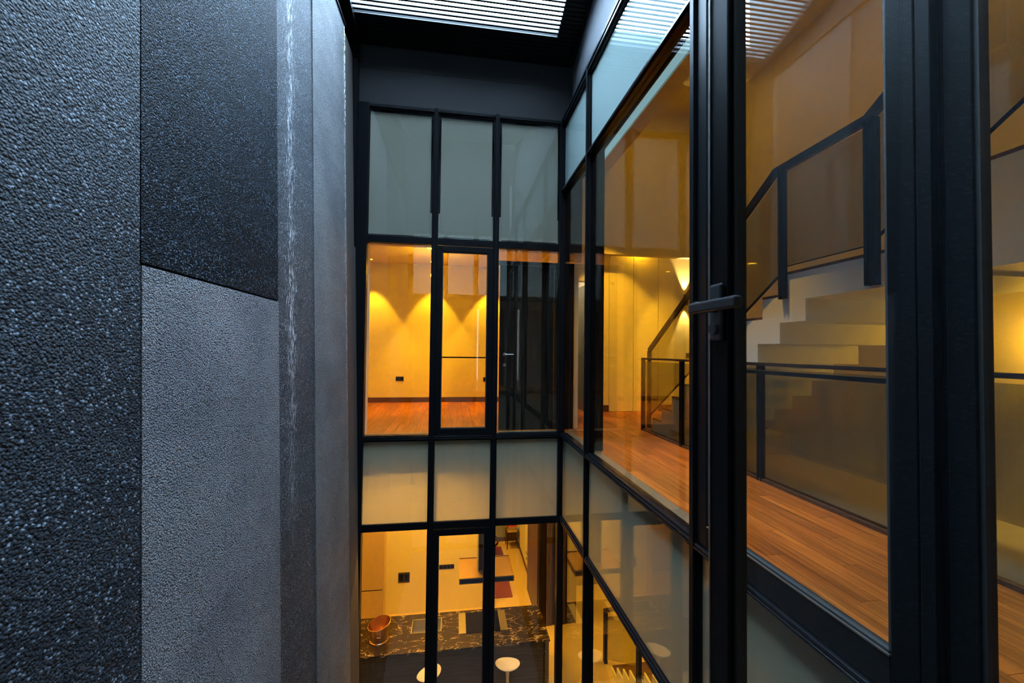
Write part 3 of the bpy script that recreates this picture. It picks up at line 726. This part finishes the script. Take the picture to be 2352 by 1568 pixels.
# copper bucket
bk = thing('copper_bucket', 'copper wine bucket with slanted oval rim on the left of the worktop', 'bucket', (-1.24, 7.22, IT))
def slant(q):
    k = max(0.0, q.z - 0.03) / 0.27
    return (q.x*1.0, q.y*0.86, q.z + k*(0.035*q.x/0.19 + 0.02*q.y/0.15))
MB().lathe([(0.10, 0.0), (0.155, 0.004), (0.158, 0.02), (0.145, 0.032), (0.15, 0.05), (0.147, 0.06), (0.160, 0.14), (0.178, 0.24), (0.190, 0.30), (0.184, 0.302), (0.172, 0.24), (0.154, 0.14), (0.140, 0.06), (0.10, 0.052), (0.001, 0.052)], (-1.24, 7.22, IT), 40, slant, False).build('body', COPPER, bk, True)
MB().tube([(-1.245, 7.064, IT+0.16), (-1.245, 7.035, IT+0.17), (-1.19, 7.035, IT+0.17), (-1.19, 7.064, IT+0.16)], 0.008, 8).build('handle', COPPER, bk, True)

# stools
def stool_parts():
    t = thing('bar_stool', 'x', 'stool', (0, 0, 0), 'bar stools at the island')
    H = 0.72
    def seatfn(q):
        x, y = q.x, q.y
        lift = 0.022*(abs(x)/0.21)**2 + 0.14*y
        return (x, y*0.88, q.z + lift)
    MB().lathe([(0.03, H-0.075), (0.08, H-0.07), (0.14, H-0.055), (0.19, H-0.022), (0.207, H-0.002), (0.200, H+0.006), (0.185, H-0.004), (0.13, H-0.022), (0.07, H-0.030), (0.002, H-0.032)], (0, 0, 0), 36, seatfn, False).build('seat', WHITEP, t, True)
    MB().lathe([(0.001, 0.0), (0.21, 0.0), (0.21, 0.008), (0.10, 0.022), (0.045, 0.05), (0.028, 0.12), (0.023, 0.30), (0.024, 0.50), (0.034, 0.60), (0.075, H-0.072)], (0, 0, 0), 28, None, False).build('pedestal', WHITEP, t, True)
    MB().tube([(0.17*math.cos(a)*1.0, 0.17*math.sin(a)-0.0, 0.24) for a in [math.pi + i*math.pi/10 for i in range(11)]], 0.009, 8).build('footrest', STEEL, t, True)
    return t
s1 = stool_parts(); s1.location = (0.935, 6.66, ZL); s1.rotation_euler = (0, 0, math.pi-0.15)
s1['label'] = 'white shell bar stool before the hob end of the island, right of the two'
s2 = copy_tree(s1); s2.location = (-0.35, 6.63, ZL); s2.rotation_euler = (0, 0, math.pi+0.85)
s2['label'] = 'white shell bar stool before the sink, turned sideways, left of the two'

# extractor hood
hd = thing('extractor_hood', 'flat brass extractor hood hanging over the hob on a dark duct', 'hood', (0.6, 7.4, -2.75))
HZ = -2.75
box('canopy', (0.125, 1.085, 7.085, 7.755, HZ-0.075, HZ-0.012), BRASS, hd)
MB().box(0.12, 1.09, 7.06, 7.085, HZ-0.10, HZ).box(0.12, 1.09, 7.755, 7.77, HZ-0.10, HZ).box(0.12, 0.135, 7.085, 7.755, HZ-0.10, HZ).box(1.075, 1.09, 7.085, 7.755, HZ-0.10, HZ).build('rim', BRASS, hd)
box('front_strip', (0.14, 1.07, 7.052, 7.060, HZ-0.085, HZ-0.022), BLKGLASS, hd)
box('duct', (0.47, 0.76, 7.30, 7.60, HZ-0.012, -0.53), EBONY, hd)
box('duct_side', (0.455, 0.47, 7.29, 7.61, HZ-0.012, -0.53), PAINT_G, hd)

# sockets, cabinet
def socket(loc, w, h, label, group, m=DGREY, gangs=2):
    t = thing('wall_socket', label, 'socket', loc, group)
    x, y, z = loc
    box('plate', (x-w/2, x+w/2, y-0.010, y, z-h/2, z+h/2), m, t, 0.002)
    for i in range(gangs):
        cx = x - w/2 + w*(i+0.5)/gangs
        box('module', (cx-w/gangs*0.36, cx+w/gangs*0.36, y-0.013, y-0.0095, z-h*0.32, z+h*0.32), BLKGLASS, t)
socket((-1.078, 9.30, -3.90), 0.25, 0.225, 'large square dark socket plate on the kitchen wall', None, gangs=2)
socket((-0.13, 9.30, -3.72), 0.34, 0.10, 'long dark four gang socket strip on the kitchen wall', None, gangs=4)
socket((-1.292, 9.62, 0.552), 0.18, 0.105, 'dark double socket low on the yellow wall behind the left bay', None, gangs=2)
socket((0.752, 9.62, 0.54), 0.16, 0.105, 'dark double socket low on the yellow wall beside the glass door', None, gangs=2)
socket((4.935, 7.90, 1.18), 0.08, 0.115, 'small dark switch plate beside the staircase', None, gangs=1)
pc = thing('pantry_cabinet', 'tall beige cabinet left of the kitchen wall', 'cabinet', (-1.95, 9.1, ZL))
box('carcass', (-2.39, -1.475, 9.03, 9.295, ZL, -0.55), LACQ, pc)
box('seam_shade_strip', (-2.38, -1.50, 9.015, 9.03, -3.985, -3.96), EBONY, pc)  # dark strip, shade of the door seam put into its colour
box('door', (-2.38, -1.50, 9.0, 9.03, ZL+0.02, -3.985), LACQ, pc)
box('door', (-2.38, -1.50, 9.0, 9.03, -3.96, -0.6), LACQ, pc)

# dining room beyond
tag(box('rug', (-1.0, 1.45, 9.58, 12.05, ZL, ZL+0.014), RUG), 'red rug on the pale floor beyond the kitchen', 'rug')
tb = thing('side_table', 'dark wood side table with splayed legs against the white wall', 'table', (1.78, 12.0, ZL))
box('cabinet', (1.60, 1.955, 11.86, 12.2, ZL+0.27, ZL+0.50), TABLEW, tb)
for lx_, ly_ in ((1.63, 11.89), (1.925, 11.89), (1.63, 12.17), (1.925, 12.17)):
    MB().tube([(lx_, ly_, ZL+0.27), (lx_ + (0.02 if lx_ > 1.7 else -0.02), ly_ - (0.02 if ly_ < 12 else -0.02), ZL)], [0.022, 0.012], 8).build('leg', WENGE, tb, True)
for i, (w_, m_, lab) in enumerate(((0.145, PAGES, 'pale thick book at the bottom of the stack on the side table'), (0.14, RED, 'red book second from the bottom of the stack'), (0.135, DGREY, 'dark book near the top of the stack'), (0.13, RED, 'red book on top of the stack on the side table'))):
    z = ZL + 0.5 + i*0.042
    bo = thing('book', lab, 'book', (1.77, 11.98, z), 'books on the side table')
    MB().box(1.77-w_, 1.77+w_, 11.87, 12.09, z, z+0.005).box(1.77-w_, 1.77+w_, 11.87, 12.09, z+0.036, z+0.041).box(1.77-w_, 1.77-w_+0.005, 11.87, 12.09, z+0.005, z+0.036).build('cover', m_, bo)
    box('pages', (1.77-w_+0.005, 1.77+w_-0.006, 11.875, 12.085, z+0.005, z+0.036), PAGES, bo)
ch = thing('armchair', 'rounded dark armchair with orange seat beside the rug', 'chair', (1.0, 11.75, ZL))
MB().tube([(1.0+0.30*math.cos(a), 11.62+0.30*math.sin(a), ZL+0.40+0.06*math.sin(a)) for a in [i*math.pi/9 - 0.5*math.pi for i in range(19)]], 0.026, 10).build('arm_rail', EBONY, ch, True)
MB().lathe([(0.001, 0), (0.26, 0.0), (0.28, 0.04), (0.26, 0.09), (0.001, 0.10)], (1.0, 11.62, ZL+0.25), 28).build('seat', ORANGE, ch, True)
for lx_, ly_ in ((0.8, 11.45), (1.2, 11.45), (0.8, 11.8), (1.2, 11.8)):
    MB().tube([(lx_, ly_, ZL+0.015), (lx_, ly_, ZL+0.37)], [0.014, 0.02], 8).build('leg', EBONY, ch, True)

# stairs behind the lower right glass
ls = struct('staircase', 'sawtooth edged stair seen from above behind the lower right glass', 'staircase', (2.95, 7.4, -4.9))
LX0, LX1 = 2.95, 4.0
lr, lg = 0.182, 0.257
poly = []
ys, zs = 7.42, -4.98
mbs = MB()
for i in range(13):
    ya, yb = ys - lg*i, ys - lg*(i+1)
    zt = zs + lr*(i+1)
    mbs.box(LX0, LX1, yb, ya, zt-0.34, zt)
mbs.build('stringer', CONC, ls)
for i in range(13):
    ya, yb = ys - lg*i, ys - lg*(i+1); zt = zs + lr*(i+1)
    box('tread', (LX0+0.03, LX1, yb+0.003, ya+0.003, zt+0.001, zt+0.022), TREAD, ls)
lb = thing('lower_stair_balustrade', 'glass stair balustrade with dark posts behind the lower right glass', 'railing', (2.92, 7.3, -4.88))
post(lb, 2.92, 7.37, -4.69, -3.75, 0.03); post(lb, 2.92, 5.98, -4.15, -2.85, 0.03)
gpanel(lb, 2.92, [(7.32, -4.6), (6.03, -3.72), (6.03, -2.9), (7.32, -3.80)])
rail([(2.92, 7.42, -3.75), (2.92, 3.9, -1.25)], 'handrail', RAILW, lb, 0.02, 0.036)
sbox('wall_side', (2.08, 5.25, 9.85, 9.95, ZL, -0.4), WENGE, 'end wall of the lower stair hall, toned dark for its dimness', 'wall')  # dark veneer colour stands in for the dim hall

# ------------------------------------------------------------------ room behind the camera (only seen as a reflection)
sbox('wall_near', (-2.6, 5.3, -4.1, -4.0, ZL, 3.2), PAINT_G, 'back wall of the room behind the camera', 'wall')
dw = struct('window_4', 'narrow window with daylight in the room behind the camera', 'window')
box('glass_pane', (0.72, 0.90, -4.0, -3.985, 0.05, 3.0), DAY, dw)
MB().box(0.68, 0.72, -4.0, -3.95, 0, 3.05).box(0.90, 0.94, -4.0, -3.95, 0, 3.05).box(0.72, 0.90, -4.0, -3.95, 3.0, 3.05).box(0.72, 0.90, -4.0, -3.95, 0, 0.05).build('frame', PAINT_W, dw)
sbox('wall_left', (-2.6, -2.5, -4.1, YN-0.1, ZL, 3.2), PAINT_G, 'left wall of the room behind the camera', 'wall')
sbox('wall_right', (1.95, 2.05, -4.1, YN-1.1, ZL, 3.2), PAINT_G, 'right wall of the room behind the camera', 'wall')
sbox('floor', (-2.6, 1.65, -4.1, YN-0.10, -0.3, 0.0), OAK, 'timber floor of the room behind the camera', 'floor')
sbox('ceiling', (-2.6, 2.05, -4.1, YN-0.19, 2.9, 3.1), CEIL, 'ceiling of the room behind the camera', 'ceiling')
sbox('wall_near', (-1.75, 2.0, YN-0.3, YN-0.18, 4.85, 7.9), GREYMET, 'fascia above the glass wall behind the camera', 'wall')
sbox('wall_near', (-2.6, 2.0, YN-0.35, YN-0.2, 2.80, 4.9), GREYMET, 'plenum behind the frosted panels above the camera', 'wall')
sbox('wall_left', (-2.6, -1.40, YN-0.12, YN-0.02, ZL, 4.9), BLACK, 'blank wall left of the glass behind the camera', 'wall')
sbox('floor', (-2.6, 2.0, -4.1, YN-0.1, ZL-0.1, ZL), STONE, 'floor of the lower room below the camera', 'floor')

# ------------------------------------------------------------------ unseen outer shell, added to stop sky light leaking into the rooms
SH = plain('grey_blocker_shell', (0.3, 0.3, 0.3), 0.9)
sbox('wall_light_blocker', (-2.8, -2.65, -4.3, 12.7, -6.4, 6.4), SH, 'added light-blocking shell wall on the left', 'wall')
sbox('wall_light_blocker', (5.40, 5.5, -4.3, 12.7, -6.4, 6.4), SH, 'added light-blocking shell wall on the right', 'wall')
sbox('wall_light_blocker', (-2.8, 5.5, 12.6, 12.7, -6.4, 6.4), SH, 'added light-blocking shell wall at the far end', 'wall')
sbox('wall_light_blocker', (-2.8, 5.5, -4.3, -4.2, -6.4, 6.4), SH, 'added light-blocking shell wall behind the camera', 'wall')
sbox('ceiling_light_blocker', (-2.8, 5.5, 6.0, 12.7, 6.35, 6.45), SH, 'added light-blocking roof over the far part of the house', 'roof')
sbox('ceiling_light_blocker', (1.84, 5.5, -4.3, 6.0, 6.35, 6.45), SH, 'added light-blocking roof above the corridor and staircase', 'roof')
sbox('ceiling_light_blocker', (-2.8, 1.84, -4.3, YN-0.19, 6.35, 6.45), SH, 'added light-blocking roof over the part behind the camera', 'roof')
sbox('floor_light_blocker', (-2.8, 5.5, -4.3, 12.7, -6.5, -6.4), SH, 'added light-blocking bottom slab of the house', 'floor')
sbox('wall_light_blocker', (-2.8, -1.68, YN-0.3, 6.1, 4.9, 8.2), SH, 'added light-blocking parapet left of the roof', 'wall')
sbox('wall_back', (-1.8, 1.9, D+0.06, D+0.14, 5.6, 6.42), SH, 'added light-blocking upstand behind the far end of the louvred roof', 'wall')
sbox('wall_side', (R+0.05, 1.95, D+0.06, D+0.15, 2.66, 6.35), EBONY, 'added light-blocking infill between the far and right glass walls', 'wall')
sbox('wall_side', (1.90, 1.98, 6.08, 7.72, 3.3, 6.35), PAINT, 'added light-blocking upper side wall of the corridor', 'wall')
sbox('wall_side', (R+0.0, R+0.05, YN-1.1, YN, ZL, 6.35), PAINT_G, 'added light-blocking wall between the room behind the camera and the corridor', 'wall')

# ------------------------------------------------------------------ lamps in the rooms
def downlight(loc, power, label, spot=None, size=0.09, col=WARM, group=None, blend=0.25, aim=None):
    t = thing('ceiling_downlight', label, 'light', loc, group)
    x, y, z = loc
    MB().lathe([(size*0.62, 0.0), (size*0.8, 0.0), (size*0.8, -0.012), (size*0.62, -0.012)], (x, y, z), 20, None, False).build('trim_ring', BULB, t, True)
    MB().lathe([(0.001, -0.003), (size*0.6, -0.003)], (x, y, z), 20, None, False).build('lens', WGLOW, t)
    L = bpy.data.lights.new('lamp', 'SPOT' if spot else 'AREA')
    L.energy = power; L.color = col
    if spot: L.spot_size = math.radians(spot); L.spot_blend = blend; L.shadow_soft_size = 0.03
    else: L.shape = 'DISK'; L.size = size*2.2
    o = bpy.data.objects.new('lamp', L); COL.objects.link(o); o.parent = t; o.location = (0, 0, -0.02)
    if aim: o.rotation_euler = (Vector(aim) - Vector(loc)).to_track_quat('-Z', 'Y').to_euler()
    return t
for i, (x, lab) in enumerate(((-1.93, 'downlight nearest the left wall of the empty room'), (-0.55, 'middle wall washing downlight of the empty room'), (0.80, 'downlight nearest the black door in the empty room'))):
    downlight((x, 9.22, 3.268), 290, lab, 64, group='downlights washing the empty room wall', blend=0.3)
downlight((-0.5, 8.0, 3.268), 380, 'added wide fill spot in the middle of the empty room', 105, 0.16, blend=0.6)  # added spot, brightens the floor and lower wall
gl_ = thing('added_globe_light', 'added globe light on a stem brightening the empty room', 'light', (-0.45, 8.1, 3.27))  # added lamp behind a mullion, lifts the brightness of the ceiling
MB().tube([(-0.45, 8.1, 3.27), (-0.45, 8.1, 2.80)], 0.012, 10).build('stem', BLACK, gl_, True)
MB().lathe([(0.07*math.sin(math.pi*i/12)+0.0005, -0.07*math.cos(math.pi*i/12)) for i in range(13)], (-0.45, 8.1, 2.74), 24).build('globe', GLOBE, gl_, True)
L = bpy.data.lights.new('lamp', 'POINT'); L.energy = 300; L.color = WARM; L.shadow_soft_size = 0.075
o = bpy.data.objects.new('lamp', L); COL.objects.link(o); o.parent = gl_; o.location = (0, 0, -0.53)
# corridor / stair hall
downlight((2.37, 6.0, 4.918), 1050, 'added spot brightening the flush doors', 40, aim=(3.45, 7.9, 0.95), blend=0.4)  # added spot for the end wall, kept out of view
downlight((4.4, 6.0, 6.198), 950, 'added high spot brightening the wall lamp end of the hall', 20, aim=(4.4, 7.9, 0.4), blend=0.4)  # second added spot on the end wall
for y_, lab in ((5.3, 'added floor spot behind the black column'), (3.6, 'added floor spot opposite the first steps'), (2.0, 'added floor spot opposite the stair landing'), (0.5, 'added floor spot nearest the camera')):
    downlight((2.25, y_, 4.918), 620 if y_ > 3 else 160, lab, 44, group='added corridor floor spots', blend=0.7)  # narrow spots added to brighten the corridor floor only
downlight((2.25, 9.0, 3.198), 45, 'added lamp brightening the room behind the green door', None, 0.1, (1.0, 0.72, 0.42))  # added lamp so the white wall shows past the door
downlight((3.8, 7.80, 3.498), 25, 'added small lamp for soffit glow above the flush doors', 150, 0.07)  # added lamp, makes the soffit glow
downlight((4.3, 2.2, 6.198), 30, 'added wall washing lamp high above the stair landing', None, 0.12)  # added lamp that warms the wall of the stair void
downlight((3.6, 6.0, 6.198), 10, 'dim downlight high above the start of the staircase', None, 0.12)
def sconce(loc, label, power, axis='y'):
    t = thing('wall_sconce', label, 'light', loc)
    x, y, z = loc
    MB().lathe([(0.036, -0.11), (0.045, -0.11), (0.045, 0.11), (0.036, 0.11), (0.036, 0.06), (0.036, -0.06)], (x, y, z), 24, None, False).build('body', BLACK, t, True)
    if axis == 'y': MB().box(x-0.02, x+0.02, y, y+0.075, z-0.05, z+0.05).build('bracket', BLACK, t)
    else: MB().box(x, x+0.075, y-0.02, y+0.02, z-0.05, z+0.05).build('bracket', BLACK, t)
    for s in (1, -1):
        MB().lathe([(0.001, 0.03*s), (0.034, 0.03*s)], (x, y, z), 20, None, False).build('lens', WGLOW, t)
        L = bpy.data.lights.new('lamp', 'SPOT'); L.energy = power; L.color = (1.0, 0.58, 0.14); L.spot_size = math.radians(48); L.spot_blend = 0.5; L.shadow_soft_size = 0.012
        o = bpy.data.objects.new('lamp', L); COL.objects.link(o); o.parent = t; o.location = (0, 0, 0.075*s)
        if s > 0: o.rotation_euler = (math.pi, 0, 0)
sconce((4.86, 7.83, 2.37), 'black up and down wall lamp above the handrail', 260)
sconce((5.13, 2.7, 1.25), 'black wall lamp under the staircase landing', 60, 'x')
L = bpy.data.lights.new('lamp', 'POINT'); L.energy = 18; L.color = WARM; L.shadow_soft_size = 0.05  # added bare point light, extra glow beside the stair wall lamp
o = bpy.data.objects.new('lamp', L); COL.objects.link(o); o.location = (4.95, 2.7, 1.40)
# lower level
downlight((-0.2, 8.5, -0.522), 80, 'kitchen downlight behind the island', None, 0.14, group='kitchen ceiling lights', col=WARMK)
downlight((-0.7, 6.62, -0.522), 120, 'added kitchen lamp above the stools boosting the film glow', None, 0.14, group='kitchen ceiling lights', col=WARMK)  # added close to the glass to boost the glow through the lower film
downlight((1.45, 8.7, -0.522), 45, 'kitchen downlight beside the dark partition', None, 0.14, group='kitchen ceiling lights', col=WARMK)
downlight((-0.2, 11.2, -0.522), 110, 'downlight above the red rug', None, 0.14, col=WARMK)
downlight((3.9, 7.4, -0.452), 95, 'downlight in the lower stair hall', None, 0.14)
downlight((3.2, 4.6, -0.452), 60, 'downlight above the lower stair', None, 0.14)
